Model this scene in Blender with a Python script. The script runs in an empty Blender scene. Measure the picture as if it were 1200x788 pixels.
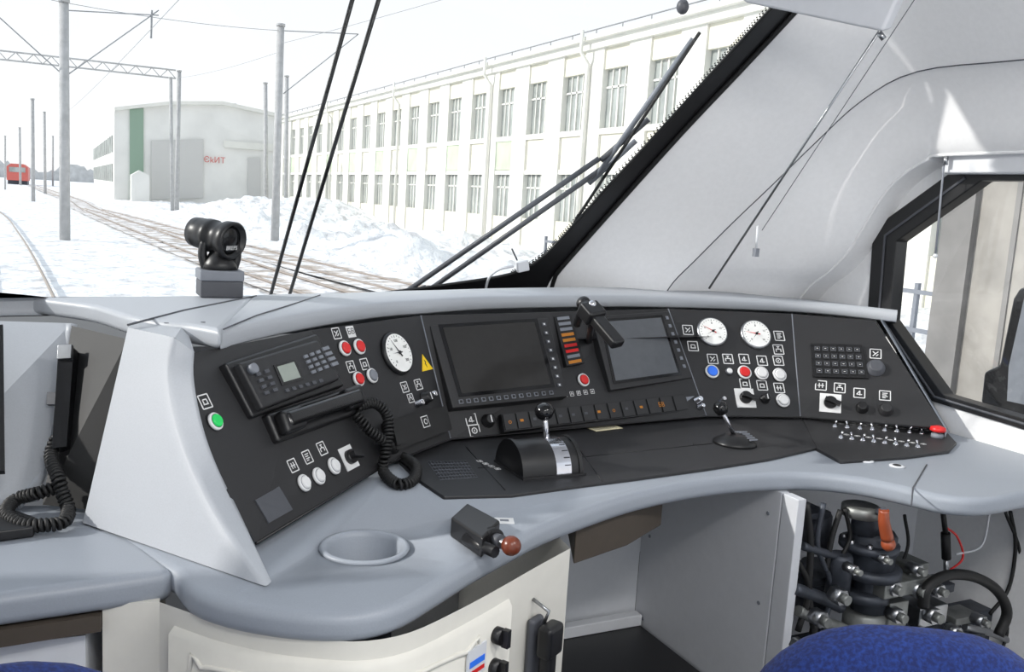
import bpy, math, random, bmesh
from mathutils import Vector, Matrix, noise
from mathutils.bvhtree import BVHTree
random.seed(7)
V=Vector
# ---------------------------------------------------------------- camera calibration (vanishing points)
CZ=1.55; C=V((0,0,CZ)); FPX=1069.0
U=V((450,7306,1069)).normalized()
F=V((-530,189,-1069)); F=(F-U*F.dot(U)).normalized()
R=F.cross(U)
FW=V((-R.z,-F.z,-U.z))
def ray(u,v):
    d=V((u-600,394-v,-FPX))/1000
    return V((R.dot(d),F.dot(d),U.dot(d)))
def PZ(u,v,z): d=ray(u,v); return C+d*((z-CZ)/d.z)
def PX(u,v,x): d=ray(u,v); return C+d*(x/d.x)
def PY(u,v,y): d=ray(u,v); return C+d*(y/d.y)
def PT(u,v,t): return C+ray(u,v)*t
def PP(u,v,p,n): d=ray(u,v); return C+d*((p-C).dot(n)/d.dot(n))
def mpp(p,px): return px*(p-C).dot(FW)/FPX

# ---------------------------------------------------------------- materials
def lin(c):
    return tuple(((x/255)/12.92 if x/255<=0.04045 else ((x/255+0.055)/1.055)**2.4) for x in c)
def mat(name,c,rough=0.5,metal=0.0,var=0.06,scale=30,bump=0.0,spec=0.5,emit=0,coat=0):
    m=bpy.data.materials.new(name); m.use_nodes=True
    nt=m.node_tree; b=nt.nodes['Principled BSDF']
    l=lin(c)
    tc=nt.nodes.new('ShaderNodeTexCoord'); nz=nt.nodes.new('ShaderNodeTexNoise')
    nz.inputs['Scale'].default_value=scale; nz.inputs['Detail'].default_value=4
    nt.links.new(tc.outputs['Object'],nz.inputs['Vector'])
    cr=nt.nodes.new('ShaderNodeValToRGB')
    cr.color_ramp.elements[0].position=0.3; cr.color_ramp.elements[1].position=0.7
    cr.color_ramp.elements[0].color=tuple(x*(1-var) for x in l)+(1,)
    cr.color_ramp.elements[1].color=tuple(min(1,x*(1+var)) for x in l)+(1,)
    nt.links.new(nz.outputs['Fac'],cr.inputs['Fac']); nt.links.new(cr.outputs['Color'],b.inputs['Base Color'])
    b.inputs['Roughness'].default_value=rough; b.inputs['Metallic'].default_value=metal
    b.inputs['Specular IOR Level'].default_value=spec
    if coat: b.inputs['Coat Weight'].default_value=coat
    if bump:
        bp=nt.nodes.new('ShaderNodeBump'); bp.inputs['Strength'].default_value=bump; bp.inputs['Distance'].default_value=0.01
        nt.links.new(nz.outputs['Fac'],bp.inputs['Height']); nt.links.new(bp.outputs['Normal'],b.inputs['Normal'])
    if emit:
        b.inputs['Emission Color'].default_value=l+(1,); b.inputs['Emission Strength'].default_value=emit
    return m
M={}
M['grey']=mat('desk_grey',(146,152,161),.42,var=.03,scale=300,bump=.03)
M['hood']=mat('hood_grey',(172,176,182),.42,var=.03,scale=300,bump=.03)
M['panel']=mat('panel_black',(38,38,40),.5,var=.08,scale=400,bump=.04)
M['black']=mat('black_plastic',(23,23,25),.38)
M['gloss']=mat('black_gloss',(16,16,18),.15)
M['screen']=mat('screen_glass',(44,43,42),.22)
M['screen2']=mat('screen_glass_reflect',(88,91,96),.25)  # pale reflection put into the base colour, screen is not emitting
M['dgrey']=mat('dark_grey_plastic',(76,78,84),.5)
M['mgrey']=mat('mid_grey_plastic',(124,128,136),.5)
M['white']=mat('white_grp',(236,236,237),.55,var=.02,scale=60,bump=.02)
M['offw']=mat('white_metal_sheet',(214,216,220),.5,var=.02)
M['cabg']=mat('cabinet_grey_sheet',(198,200,205),.5,var=.02)
M['cream']=mat('cream_panel',(220,217,208),.5,var=.02)
M['mark']=mat('white_marking',(225,225,225),.6,emit=.0)
M['dial']=mat('dial_white',(245,245,242),.5)
M['red']=mat('red_plastic',(215,40,40),.35)
M['green']=mat('green_plastic',(30,190,90),.35,emit=.25)
M['blue']=mat('blue_plastic',(50,110,220),.35,emit=.2)
M['yellow']=mat('yellow_label',(245,205,30),.5)
M['orange']=mat('orange_marking',(190,120,30),.5)
M['chrome']=mat('chrome',(215,215,220),.15,1.0)
M['steel']=mat('steel',(160,162,165),.32,1.0,var=.15,scale=20)
M['alu']=mat('cast_alu',(135,137,135),.5,.7,var=.2,scale=25,bump=.2)
M['iron']=mat('dark_iron',(66,70,78),.5,.4,var=.25,scale=20,bump=.2)
M['rubber']=mat('rubber',(18,18,19),.6)
M['lcd']=mat('lcd',(150,158,150),.3)
M['wood']=mat('brown_red_knob',(105,50,32),.3)
M['vorange']=mat('valve_orange',(150,72,42),.35,coat=.4)
M['brown']=mat('dark_underside',(70,62,54),.7)
M['paper']=mat('paper',(225,215,180),.7)
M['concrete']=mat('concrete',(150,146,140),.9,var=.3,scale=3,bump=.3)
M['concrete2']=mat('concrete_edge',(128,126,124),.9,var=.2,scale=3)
M['pole']=mat('concrete_pole',(176,176,176),.9,var=.12,scale=3)
M['facade']=mat('facade_cream',(216,213,198),.9,var=.06,scale=.6)
M['facadeg']=mat('facade_green',(192,206,180),.9,var=.1,scale=.8)
M['pane']=mat('window_pane',(158,163,160),.4,var=.3,scale=.5)  # haze mixed into the pane colour, paler than bare glass
M['fwhite']=mat('facade_white',(224,223,216),.9,var=.04,scale=.6)
M['fgrey']=mat('hangar_grey',(226,225,221),.9,var=.06,scale=.3)  # whitened with distance haze in the colour, warmed against blue skylight
M['fgreen']=mat('hangar_green',(140,162,145),.9)
M['door']=mat('hangar_door',(198,197,194),.8)
M['rail']=mat('rail_steel',(150,140,132),.6)
M['wire']=mat('wire',(140,142,145),.6)
M['tree']=mat('far_trees',(190,191,191),1,var=.15,scale=.3)  # paled so the colour itself carries the distance haze
M['locored']=mat('loco_red',(205,105,95),.5)

def snow_mat(name,dirty):
    m=bpy.data.materials.new(name); m.use_nodes=True; nt=m.node_tree; b=nt.nodes['Principled BSDF']
    tc=nt.nodes.new('ShaderNodeTexCoord'); nz=nt.nodes.new('ShaderNodeTexNoise'); nz.inputs['Scale'].default_value=1.1 if dirty else .9
    nz.inputs['Detail'].default_value=8
    nt.links.new(tc.outputs['Object'],nz.inputs['Vector'])
    cr=nt.nodes.new('ShaderNodeValToRGB'); e=cr.color_ramp.elements
    if dirty:
        e[0].position=.40; e[1].position=.56; e[0].color=(.42,.36,.31,1); e[1].color=(.82,.81,.82,1)
    else:
        e[0].position=.36; e[1].position=.5; e[0].color=(.66,.655,.665,1); e[1].color=(.85,.86,.87,1)
    nt.links.new(nz.outputs['Fac'],cr.inputs['Fac']); nt.links.new(cr.outputs['Color'],b.inputs['Base Color'])
    b.inputs['Roughness'].default_value=.85
    bp=nt.nodes.new('ShaderNodeBump'); bp.inputs['Strength'].default_value=.9; bp.inputs['Distance'].default_value=.6
    nt.links.new(nz.outputs['Fac'],bp.inputs['Height']); nt.links.new(bp.outputs['Normal'],b.inputs['Normal'])
    return m
M['snow']=snow_mat('snow',False); M['ballast']=snow_mat('snowy_ballast',True)

def fabric():
    m=bpy.data.materials.new('blue_seat_fabric'); m.use_nodes=True; nt=m.node_tree; b=nt.nodes['Principled BSDF']
    tc=nt.nodes.new('ShaderNodeTexCoord'); vo=nt.nodes.new('ShaderNodeTexNoise'); vo.inputs['Scale'].default_value=160; vo.inputs['Detail'].default_value=3
    nt.links.new(tc.outputs['Object'],vo.inputs['Vector'])
    cr=nt.nodes.new('ShaderNodeValToRGB'); e=cr.color_ramp.elements
    e[0].position=.4; e[0].color=(.003,.012,.09,1); e[1].position=.7; e[1].color=(.008,.035,.20,1)
    nt.links.new(vo.outputs['Fac'],cr.inputs['Fac']); nt.links.new(cr.outputs['Color'],b.inputs['Base Color'])
    b.inputs['Roughness'].default_value=.9; b.inputs['Sheen Weight'].default_value=.05
    bp=nt.nodes.new('ShaderNodeBump'); bp.inputs['Strength'].default_value=.4; bp.inputs['Distance'].default_value=.002
    nt.links.new(vo.outputs['Fac'],bp.inputs['Height']); nt.links.new(bp.outputs['Normal'],b.inputs['Normal'])
    return m
M['fabric']=fabric()
def glassmat(name,fac,tint):
    m=bpy.data.materials.new(name); m.use_nodes=True; nt=m.node_tree; nt.nodes.clear()
    o=nt.nodes.new('ShaderNodeOutputMaterial'); mx=nt.nodes.new('ShaderNodeMixShader'); t=nt.nodes.new('ShaderNodeBsdfTransparent'); g=nt.nodes.new('ShaderNodeBsdfGlossy')
    t.inputs['Color'].default_value=tint; g.inputs['Roughness'].default_value=.03; mx.inputs[0].default_value=fac
    nt.links.new(t.outputs[0],mx.inputs[1]); nt.links.new(g.outputs[0],mx.inputs[2]); nt.links.new(mx.outputs[0],o.inputs[0]); return m
M['glass']=glassmat('window_glass',.04,(.97,.98,.98,1))

# ---------------------------------------------------------------- builders
def parent(o,e):
    o.parent=e; o.matrix_parent_inverse=Matrix.Translation(-e.location)
def E(name,loc):
    e=bpy.data.objects.new(name,None); e.empty_display_size=.05; e.location=loc
    bpy.context.collection.objects.link(e); return e
def perp(a):
    a=a.normalized(); h=V((0,0,1)) if abs(a.z)<.9 else V((1,0,0))
    x=a.cross(h).normalized(); return x,a.cross(x).normalized()
class MB:
    def __init__(s,name,par=None,bevel=0,seg=2,angle=35):
        s.name=name;s.par=par;s.bevel=bevel;s.seg=seg;s.angle=angle
        s.v=[];s.f=[];s.fm=[];s.fs=[];s.mats=[]
    def mi(s,m):
        m=M[m]
        if m not in s.mats: s.mats.append(m)
        return s.mats.index(m)
    def add(s,vs,fs,m,sm=False):
        k=len(s.v); s.v+=[V(x) for x in vs]; i=s.mi(m)
        for f in fs:
            s.f.append([k+j for j in f]); s.fm.append(i); s.fs.append(sm)
    def poly(s,pts,m): s.add(pts,[list(range(len(pts)))],m)
    def prism(s,pts,n,h,m,base=0):
        n=V(n); pts=[V(p) for p in pts]; k=len(pts)
        vs=[p+n*base for p in pts]+[p+n*(base+h) for p in pts]
        fs=[list(range(k))[::-1],list(range(k,2*k))]+[[i,(i+1)%k,k+(i+1)%k,k+i] for i in range(k)]
        s.add(vs,fs,m)
    def box(s,lo,hi,m):
        x0,y0,z0=lo;x1,y1,z1=hi
        s.prism([(x0,y0,z0),(x1,y0,z0),(x1,y1,z0),(x0,y1,z0)],(0,0,1),z1-z0,m)
    def obox(s,c,ux,uy,n,sx,sy,h,m,base=0):
        c=V(c); s.prism([c-ux*sx-uy*sy,c+ux*sx-uy*sy,c+ux*sx+uy*sy,c-ux*sx+uy*sy],n,h,m,base)
    def lathe(s,c,ax,prof,m,seg=24,sm=True,caps=True):
        c=V(c);ax=V(ax).normalized();x,y=perp(ax)
        vs=[];n=len(prof)
        for r,h in prof:
            for i in range(seg):
                a=2*math.pi*i/seg; vs.append(c+ax*h+(x*math.cos(a)+y*math.sin(a))*max(r,1e-5))
        fs=[[j*seg+i,j*seg+(i+1)%seg,(j+1)*seg+(i+1)%seg,(j+1)*seg+i] for j in range(n-1) for i in range(seg)]
        s.add(vs,fs,m,sm)
        if not caps: return
        k=len(s.v)-len(vs)
        i0=s.mi(m)
        s.f.append([k+i for i in range(seg)][::-1]);s.fm.append(i0);s.fs.append(False)
        s.f.append([k+(n-1)*seg+i for i in range(seg)]);s.fm.append(i0);s.fs.append(False)
    def cyl(s,c,ax,r,h,m,r2=None,seg=24):
        s.lathe(c,ax,[(r,0),(r if r2 is None else r2,h)],m,seg)
    def rod(s,a,b,r,m,r2=None,seg=10):
        a=V(a);b=V(b); s.cyl(a,b-a,r,(b-a).length,m,r2,seg)
    def sph(s,c,r,m,ax=(0,0,1),k=1,seg=20):
        s.lathe(c,ax,[(r*math.sin(math.pi*i/10),-r*k*math.cos(math.pi*i/10)) for i in range(11)],m,seg)
    def tube(s,pts,r,m,seg=8):
        pts=[V(p) for p in pts]; n=len(pts); vs=[]; x=None
        for i,p in enumerate(pts):
            t=(pts[min(i+1,n-1)]-pts[max(i-1,0)]).normalized()
            if x is None: x,_=perp(t)
            x=(x-t*x.dot(t)).normalized(); y=t.cross(x)
            rr=r(i/(n-1)) if callable(r) else r
            for j in range(seg):
                a=2*math.pi*j/seg; vs.append(p+(x*math.cos(a)+y*math.sin(a))*rr)
        fs=[[i*seg+j,i*seg+(j+1)%seg,(i+1)*seg+(j+1)%seg,(i+1)*seg+j] for i in range(n-1) for j in range(seg)]
        s.add(vs,fs,m,True)
        k=len(s.v)-len(vs); i0=s.mi(m)
        s.f.append([k+j for j in range(seg)]);s.fm.append(i0);s.fs.append(False)
        s.f.append([k+(n-1)*seg+j for j in range(seg)]);s.fm.append(i0);s.fs.append(False)
    def loft(s,rails,m,sm=True):
        n=len(rails[0]); vs=[p for r in rails for p in r]
        s.add(vs,[[j*n+i,j*n+i+1,(j+1)*n+i+1,(j+1)*n+i] for j in range(len(rails)-1) for i in range(n-1)],m,sm)
    def ring(s,o,i,m,closed=True):
        n=len(o); s.add(list(o)+list(i),[[k,(k+1)%n,n+(k+1)%n,n+k] for k in range(n if closed else n-1)],m)
    def done(s,recalc=True):
        c=sum(s.v,V())/len(s.v)
        me=bpy.data.meshes.new(s.name); me.from_pydata([tuple(v-c) for v in s.v],[],s.f)
        for m in s.mats: me.materials.append(m)
        for p,a,b in zip(me.polygons,s.fm,s.fs): p.material_index=a; p.use_smooth=b
        if recalc:
            bm=bmesh.new(); bm.from_mesh(me); bmesh.ops.recalc_face_normals(bm,faces=bm.faces); bm.to_mesh(me); bm.free()
        o=bpy.data.objects.new(s.name,me); o.location=c; bpy.context.collection.objects.link(o)
        if s.bevel:
            b=o.modifiers.new('bevel','BEVEL'); b.width=s.bevel; b.segments=s.seg; b.limit_method='ANGLE'; b.angle_limit=math.radians(s.angle)
            b.harden_normals=False
            for p in me.polygons: p.use_smooth=True
            w=o.modifiers.new('wn','WEIGHTED_NORMAL'); w.keep_sharp=True
        if s.par: parent(o,s.par)
        return o
def catmull(pts,k=8):
    pts=[V(p) for p in pts]; P=[pts[0]*2-pts[1]]+pts+[pts[-1]*2-pts[-2]]; out=[]
    for i in range(1,len(P)-2):
        a,b,c,d=P[i-1:i+3]
        for j in range(k):
            t=j/k; out.append(.5*((2*b)+(c-a)*t+(2*a-5*b+4*c-d)*t*t+(3*b-a-3*c+d)*t**3))
    out.append(pts[-1]); return out
def coil(mb,pts,R_,r,pitch,m):
    P=catmull(pts,12); out=[];acc=0;x=None
    for i in range(len(P)-1):
        seg=(P[i+1]-P[i]);L=seg.length
        if L<1e-6: continue
        t=seg/L
        if x is None: x,_=perp(t)
        x=(x-t*x.dot(t)).normalized(); y=t.cross(x)
        n=max(1,int(L/pitch*9))
        for j in range(n):
            q=P[i]+seg*(j/n); a=2*math.pi*(acc+L*j/n)/pitch
            out.append(q+(x*math.cos(a)+y*math.sin(a))*R_)
        acc+=L
    mb.tube(out,r,m,6)
def text(s,p,ux,uy,size,m,par,name='lettering',ext=.0002):
    cu=bpy.data.curves.new(name,'FONT'); cu.body=s; cu.size=size; cu.align_x='CENTER'; cu.align_y='CENTER'; cu.extrude=ext
    cu.materials.append(M[m]); o=bpy.data.objects.new(name,cu); bpy.context.collection.objects.link(o)
    n=ux.cross(uy).normalized(); mm=Matrix((ux,uy,n)).transposed().to_4x4(); mm.translation=p
    if par:
        o.parent=par; o.matrix_parent_inverse=Matrix.Translation(-par.location)
    o.matrix_basis=mm
    return o
def lerp(a,b,t): return a*(1-t)+b*t
def at(p,z): return V((p.x,p.y,z))

# ================================================================= DESK
WZ=.85; PBZ=.868; PTZ=1.205; HZ=1.25
desk=E('driver_control_desk',(1.4,2.2,.85))
pb=[PZ(300,637,PBZ),PZ(452,545,PBZ),PZ(528,515,PBZ),PZ(828,488,PBZ),PZ(938,489,PBZ),PZ(1108,503,PBZ+.02)]
pt=[PZ(226,414,PTZ),PZ(365,387,PTZ),PZ(493,370,PTZ),PZ(783,362,PTZ),PZ(928,368,PTZ),PZ(1025,376,PTZ)]
bv_v=[];bv_f=[];frames=[]
def reg(tri,fr):
    k=len(bv_v); bv_v.extend(tri); bv_f.append((k,k+1,k+2)); frames.append(fr)
mb=MB('instrument_panel',desk)
for i in range(5):
    a,b,c,d=pb[i],pb[i+1],pt[i+1],pt[i]
    n=((b-a).cross(d-a)+ (d-c).cross(b-c)).normalized()
    if n.dot(C-a)<0: n=-n
    ux=((b-a)+(c-d)); ux=(ux-n*ux.dot(n)).normalized(); uy=n.cross(ux).normalized()
    fr=(n,ux,uy); reg((a,b,c),fr); reg((a,c,d),fr)
    mb.add([a,b,c,d],[[0,1,2],[0,2,3]],'panel')
    if i==0: fr0=fr
# curved left margin of the panel
ln=(pt[1]-pb[0]).cross(pt[0]-pb[0]).normalized()
Ipx=[(226,414),(225,440),(230,475),(240,515),(256,556),(277,598),(300,637)]
Ie=[PP(u,v,pb[0],ln) for u,v in Ipx]; Ie[0]=pt[0].copy(); Ie[-1]=pb[0].copy()
for i in range(len(Ie)-1):
    if i<len(Ie)-2: reg((pb[0],Ie[i],Ie[i+1]),fr0)
mb.add([pb[0]]+Ie[:-1],[[0,i,i+1] for i in range(1,len(Ie)-1)],'panel')
mb.done(False)
mb=MB('panel_seams',desk)
for i in (2,3,4): mb.rod(pb[i],pt[i],.0022,'mgrey')
mb.tube([p+V((0,-.001,0)) for p in pb],.003,'black')
mb.done()
flatp=[(528,514),(828,487),(938,487),(957,525),(900,538),(830,549),(750,560),(680,569),(600,580),(520,582),(490,562),(468,541)]
FZ=.858
fl=[PZ(u,v,FZ) for u,v in flatp]
fr=(V((0,0,1)),V((1,0,0)),V((0,1,0)))
for i in range(1,len(fl)-1): reg((fl[0],fl[i],fl[i+1]),fr)
mb=MB('controller_table',desk,bevel=.003); mb.prism([V((p.x,p.y,WZ-.005)) for p in fl],(0,0,1),FZ-WZ+.005,'panel'); mb.done()
tgp=[(940,490),(1108,505),(1121,519),(1112,529),(1060,536),(985,541),(957,526)]
tg=[PZ(u,v,FZ) for u,v in tgp]
for i in range(1,len(tg)-1): reg((tg[0],tg[i],tg[i+1]),fr)
mb=MB('toggle_switch_plate',desk,bevel=.003); mb.prism([V((p.x,p.y,WZ-.005)) for p in tg],(0,0,1),FZ+.001-WZ+.005,'panel'); mb.done()
# worktop
front=[(203,668),(222,690),(262,705),(320,716),(380,721),(430,719),(475,706),(520,680),(560,656),(600,635),(640,615),(690,596),(750,577),(820,563),(890,556),(950,555),(1010,561),(1068,573),(1110,582),(1160,584),(1215,574),(1300,560)]
fp=catmull([PZ(u,v,WZ) for u,v in front],3)
backp=[V((2.79,1.75,WZ)),V((2.79,2.5,WZ)),V((1.0,2.55,WZ)),V((.25,2.15,WZ)),PZ(110,615,WZ)]
wt=fp+backp
bigf=(V((0,0,1)),V((1,0,0)),V((0,1,0)))
reg((V((-2,0,WZ)),V((5,0,WZ)),V((5,4,WZ))),bigf); reg((V((-2,0,WZ)),V((5,4,WZ)),V((-2,4,WZ))),bigf)
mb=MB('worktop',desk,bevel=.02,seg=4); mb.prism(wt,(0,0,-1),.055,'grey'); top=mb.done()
cup=PZ(427,643,WZ)
cb=MB('cupcut'); cb.cyl(cup-V((0,0,.2)),(0,0,1),.078,.4,'grey',seg=48); cut=cb.done()
bo=top.modifiers.new('cup','BOOLEAN'); bo.operation='DIFFERENCE'; bo.object=cut; bo.solver='EXACT'
bpy.context.view_layer.update()
dg=bpy.context.evaluated_depsgraph_get(); nm=bpy.data.meshes.new_from_object(top.evaluated_get(dg))
top.modifiers.clear(); top.data=nm; bpy.data.objects.remove(cut)
mb=MB('cup_holder',desk)
prof=[(.088,-.001),(.090,.003),(.087,.007),(.081,.0075),(.076,.004),(.072,-.004),(.064,-.060),(.058,-.068),(.02,-.070),(.0,-.070)]
mb.lathe(cup,(0,0,1),prof,'grey',seg=48,caps=False); mb.done(False)
BV=BVHTree.FromPolygons(bv_v,bv_f)
ANCH=None
def hit(u,v):
    if ANCH: 
        p,n,ux,uy=ANCH; return PP(u,v,p,n),n,ux,uy
    d=ray(u,v).normalized(); loc,n,i,_=BV.ray_cast(C,d)
    n,ux,uy=frames[i]; return loc,n,ux,uy
def anchor(q=None,off=0.0):
    # rigid mounting plane for a rectangular unit: touches the panel, parallel to it
    global ANCH
    ANCH=None
    if q is None: return
    hs_=[hit(u,v) for u,v in q]; n,ux,uy=hs_[0][1:]
    c=sum((h[0] for h in hs_),V())/len(hs_)
    d=max((h[0]-c).dot(n) for h in hs_)
    ANCH=(c+n*(d*.6+off),n,ux,uy)
def H(u,v): return hit(u,v)[0]
mb=MB('worktop_seams',desk)
mb.tube([PZ(u,v,WZ+.0006) for u,v in [(1068,592),(1070,572),(1086,545)]],.0022,'dgrey')
for u,v in ((1015,541),(1051,547)):
    p=PZ(u,v,WZ); mb.lathe(p,(0,0,1),[(.022,0),(.022,.003),(.017,.004)],'offw'); mb.lathe(p+V((0,0,.004)),(0,0,1),[(.012,0),(.012,.001)],'black')
mb.obox(PZ(992,538,WZ),V((1,.05,0)),V((-.05,1,0)),V((0,0,1)),.014,.006,.001,'mgrey')
mb.done()

# hood
low=[(258,410),(300,399),(350,388),(400,379),(450,372),(500,368),(570,363),(650,361),(720,360),(790,361),(860,363),(930,366),(990,371),(1050,378)]
lr=catmull([PZ(u,v,PTZ-.002) for u,v in low],3)
bk=[PZ(u,v,HZ) for u,v in [(300,346),(330,345),(372,344),(420,343),(470,341),(515,340),(580,338),(650,337),(720,337),(790,339),(860,343)]]+[PY(930,349,2.87),PY(1000,357,2.72),PY(1052,369,2.52)]
br=catmull(bk,3)
mb=MB('hood',desk)
rails=[]
hdir=[V(((b-a).x,(b-a).y,0)).normalized() for a,b in zip(lr,br)]
rails.append([p+d*.09 for p,d in zip(lr,hdir)])
rails.append([p+d*.006 for p,d in zip(lr,hdir)])
rails.append([p+V((0,0,.005)) for p in lr])
rails.append([p+V((0,0,.028))+d*.001 for p,d in zip(lr,hdir)])
rails.append([p+V((0,0,.039))+d*.007 for p,d in zip(lr,hdir)])
rails.append([p+V((0,0,.044))+d*.018 for p,d in zip(lr,hdir)])
rails.append([lerp(p+V((0,0,.046)),b,.5) for p,b in zip(lr,br)])
rails.append(br)
rails.append([b+V((0,.02,-.12)) for b in br])
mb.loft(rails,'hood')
mb.poly([r[0] for r in rails],'hood'); mb.poly([r[-1] for r in rails],'hood'); mb.done()
lf=[(258,411),(222,404),(190,400),(150,393),(112,380),(70,373),(0,365),(-120,358)]
lfp=catmull([PZ(u,v,PTZ) for u,v in lf],3)
lb=[PZ(u,v,HZ) for u,v in [(-120,350),(0,348),(150,347),(300,346)]]
mb=MB('hood_side',desk,bevel=.014,seg=4); mb.prism([at(p,HZ) for p in lfp]+[at(p,HZ) for p in lb],(0,0,-1),HZ-PTZ,'hood'); mb.done()
mb=MB('hood_seams',desk)
mb.tube([PZ(u,v,HZ+.0005) for u,v in ((150,381),(215,364),(300,347))],.0025,'dgrey')
mb.tube([PZ(u,v,HZ+.0005) for u,v in ((262,386),(300,370),(345,356),(375,346))],.0018,'dgrey')
for u,v in ((195,379),(238,378)): mb.cyl(PZ(u,v,HZ),(0,0,1),.005,.001,'dgrey')
mb.done()
# wing cover: lofted shell with a curved leading edge
a_=PZ(150,384,1.243); A0=PZ(97,613,.852); B0=PZ(312,688,.852)
on=(A0-a_).cross(B0-a_).normalized()
Opx=[(205,396),(197,432),(200,472),(213,520),(235,568),(268,625),(312,688)]
Oe=[PP(u,v,a_,on) for u,v in Opx]
Le=[lerp(a_,A0,i/6) for i in range(7)]
I2=[p+fr0[0]*.004 for p in Ie]; I2[-1]=PZ(318,682,.852)
bi=[p-fr0[0]*.05 for p in Ie]
def smr(r): return catmull(r,3)
Ls,Os,Is,Bs=smr(Le),smr(Oe),smr(I2),smr(bi)
mb=MB('wing_side_cover',desk)
r_=[Ls,[lerp(a,b,.5) for a,b in zip(Ls,Os)],[lerp(a,b,.88) for a,b in zip(Ls,Os)],[lerp(a,b,.96) for a,b in zip(Ls,Os)]]
r_.append([lerp(lerp(l,o,.985),lerp(o,i,.10),.5) for l,o,i in zip(Ls,Os,Is)])
r_+=[[lerp(a,b,.25) for a,b in zip(Os,Is)],[lerp(a,b,.85) for a,b in zip(Os,Is)],Is,Bs]
mb.loft(r_,'hood')
mb.poly([a_,Oe[0],I2[0],V((.25,2.15,1.24)),V((.16,2.25,1.24))],'hood')
mb.poly([a_,V((.16,2.25,1.24)),V((.12,2.3,.852)),A0],'hood')
mb.done()
mb=MB('panel_cheek',desk,bevel=.004)
mb.prism([pb[5],pt[5]+V((.03,0,.0)),V((2.78,2.45,PTZ)),V((2.78,2.1,PBZ-.02)),V((pb[5].x,pb[5].y,WZ))],(1,.4,0),.012,'grey'); mb.done()
# cabinet under worktop
cab=[(187,712),(215,722),(260,737),(320,750),(380,757),(430,758),(480,748),(530,725),(580,698),(630,669),(668,648)]
cp=catmull([PZ(u,v,.79) for u,v in cab],3)
mb=MB('pedestal_cabinet',desk)
mb.loft([[at(p,.80) for p in cp],[at(p,0) for p in cp]],'cream')
e0=cp[-1]; mb.loft([[at(e0,.8),V((1.12,2.5,.8))],[at(e0,0),V((1.12,2.5,0))]],'cream',False)
s0=cp[0]; q1=PZ(120,714,.79)
mb.prism([at(s0,.8),at(q1,.8),at(q1,.8)+V((.05,.4,0)),at(s0,.8)+V((.05,.4,0))],(0,0,-1),.8,'cream')
mb.done()
mb=MB('cabinet_door_moulding',desk)
ctr=V((.75,2.1,0))
def outw(p,d):
    w=V((p.x-ctr.x,p.y-ctr.y,0)).normalized(); return p+w*d
cq=cp[2:26]
top_r=[at(outw(p,.014),.755) for p in cq]
mb.loft([[at(p,.765) for p in cq],top_r,[at(q,0.02) for q in top_r]],'cream')
in_=cq[2:-2]
mb.tube(catmull([at(outw(in_[0],.014),.2),at(outw(in_[0],.014),.69),at(outw(in_[1],.015),.715),at(outw(in_[2],.015),.722)]+[at(outw(p,.015),.724) for p in in_[3:-3]]+[at(outw(in_[-2],.015),.715),at(outw(in_[-1],.014),.69),at(outw(in_[-1],.014),.2)],3),.005,'cream')
mb.done()
kp=MB('cabinet_switches',desk)
nn=V((cp[27].y-cp[23].y,-(cp[27].x-cp[23].x),0)).normalized()
if nn.dot(C-cp[25])<0: nn=-nn
tt=V((0,0,1)).cross(nn).normalized()
for u,v in ((575,742),(572,779)):
    p=PP(u,v,cp[25],nn)
    kp.cyl(p,nn,.017,.03,'black'); kp.obox(p+nn*.03,V((0,0,1)),nn.cross(V((0,0,1))),nn,.018,.006,.014,'black')
p=PP(551,772,cp[25],nn); kp.obox(p,tt,V((0,0,1)),nn,.03,.03,.004,'offw',base=.012); kp.obox(p,tt,V((0,0,1)),nn,.024,.006,.001,'blue',base=.0165); kp.obox(p+V((0,0,-.018)),tt,V((0,0,1)),nn,.024,.004,.001,'red',base=.0165)
kp.done()
hs=E('intercom_handset',PP(622,745,cp[29],nn))
mb=MB('handset_body',hs,bevel=.012,seg=3)
p=PP(622,742,cp[29],nn)+nn*.03
mb.obox(p,tt,V((0,0,1)),nn,.030,.035,.035,'black'); mb.obox(p-V((0,0,.09)),tt,V((0,0,1)),nn,.017,.09,.03,'black'); mb.obox(p-V((0,0,.18)),tt,V((0,0,1)),nn,.028,.03,.035,'black')
mb.obox(p-V((0,0,.03)),tt,V((0,0,1)),nn,.024,.07,.02,'dgrey',base=-.03)
mb.done()
mb=MB('handset_hook',hs); mb.tube([p+V((0,0,.03)),p+V((0,0,.06))+nn*.01,p+V((0,0,.075))-nn*.03],.004,'steel'); mb.done()

# ---------------------------------------------------------------- small control helpers
def button(mb,u,v,r,col,ring='mark'):
    fr=hit(u,v); p,n,ux,uy=fr; r=mpp(p,r)
    mb.lathe(p,n,[(r,0),(r,.006),(r*.86,.008)],ring,seg=24)
    mb.lathe(p+n*.004,n,[(r*.74,0),(r*.74,.006),(r*.6,.009)],col,seg=24)
    mb.lathe(p+n*.0075,n,[(r*.8,0),(r*.8,.001)],'dgrey' if col!='mark' else 'mgrey',seg=24)
    mb.lathe(p,n,[(r*1.1,0),(r*1.1,.002)],'black',seg=24)
def knob(mb,u,v,r,col='black',mk=True):
    p,n,ux,uy=hit(u,v); r=mpp(p,r)
    mb.lathe(p,n,[(r*1.2,0),(r*1.2,.004),(r,.006),(r*.9,.024),(r*.7,.026)],col,seg=20)
    if mk: mb.obox(p+n*.026,ux,uy,n,r*.1,r*.6,.001,'mark')
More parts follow.
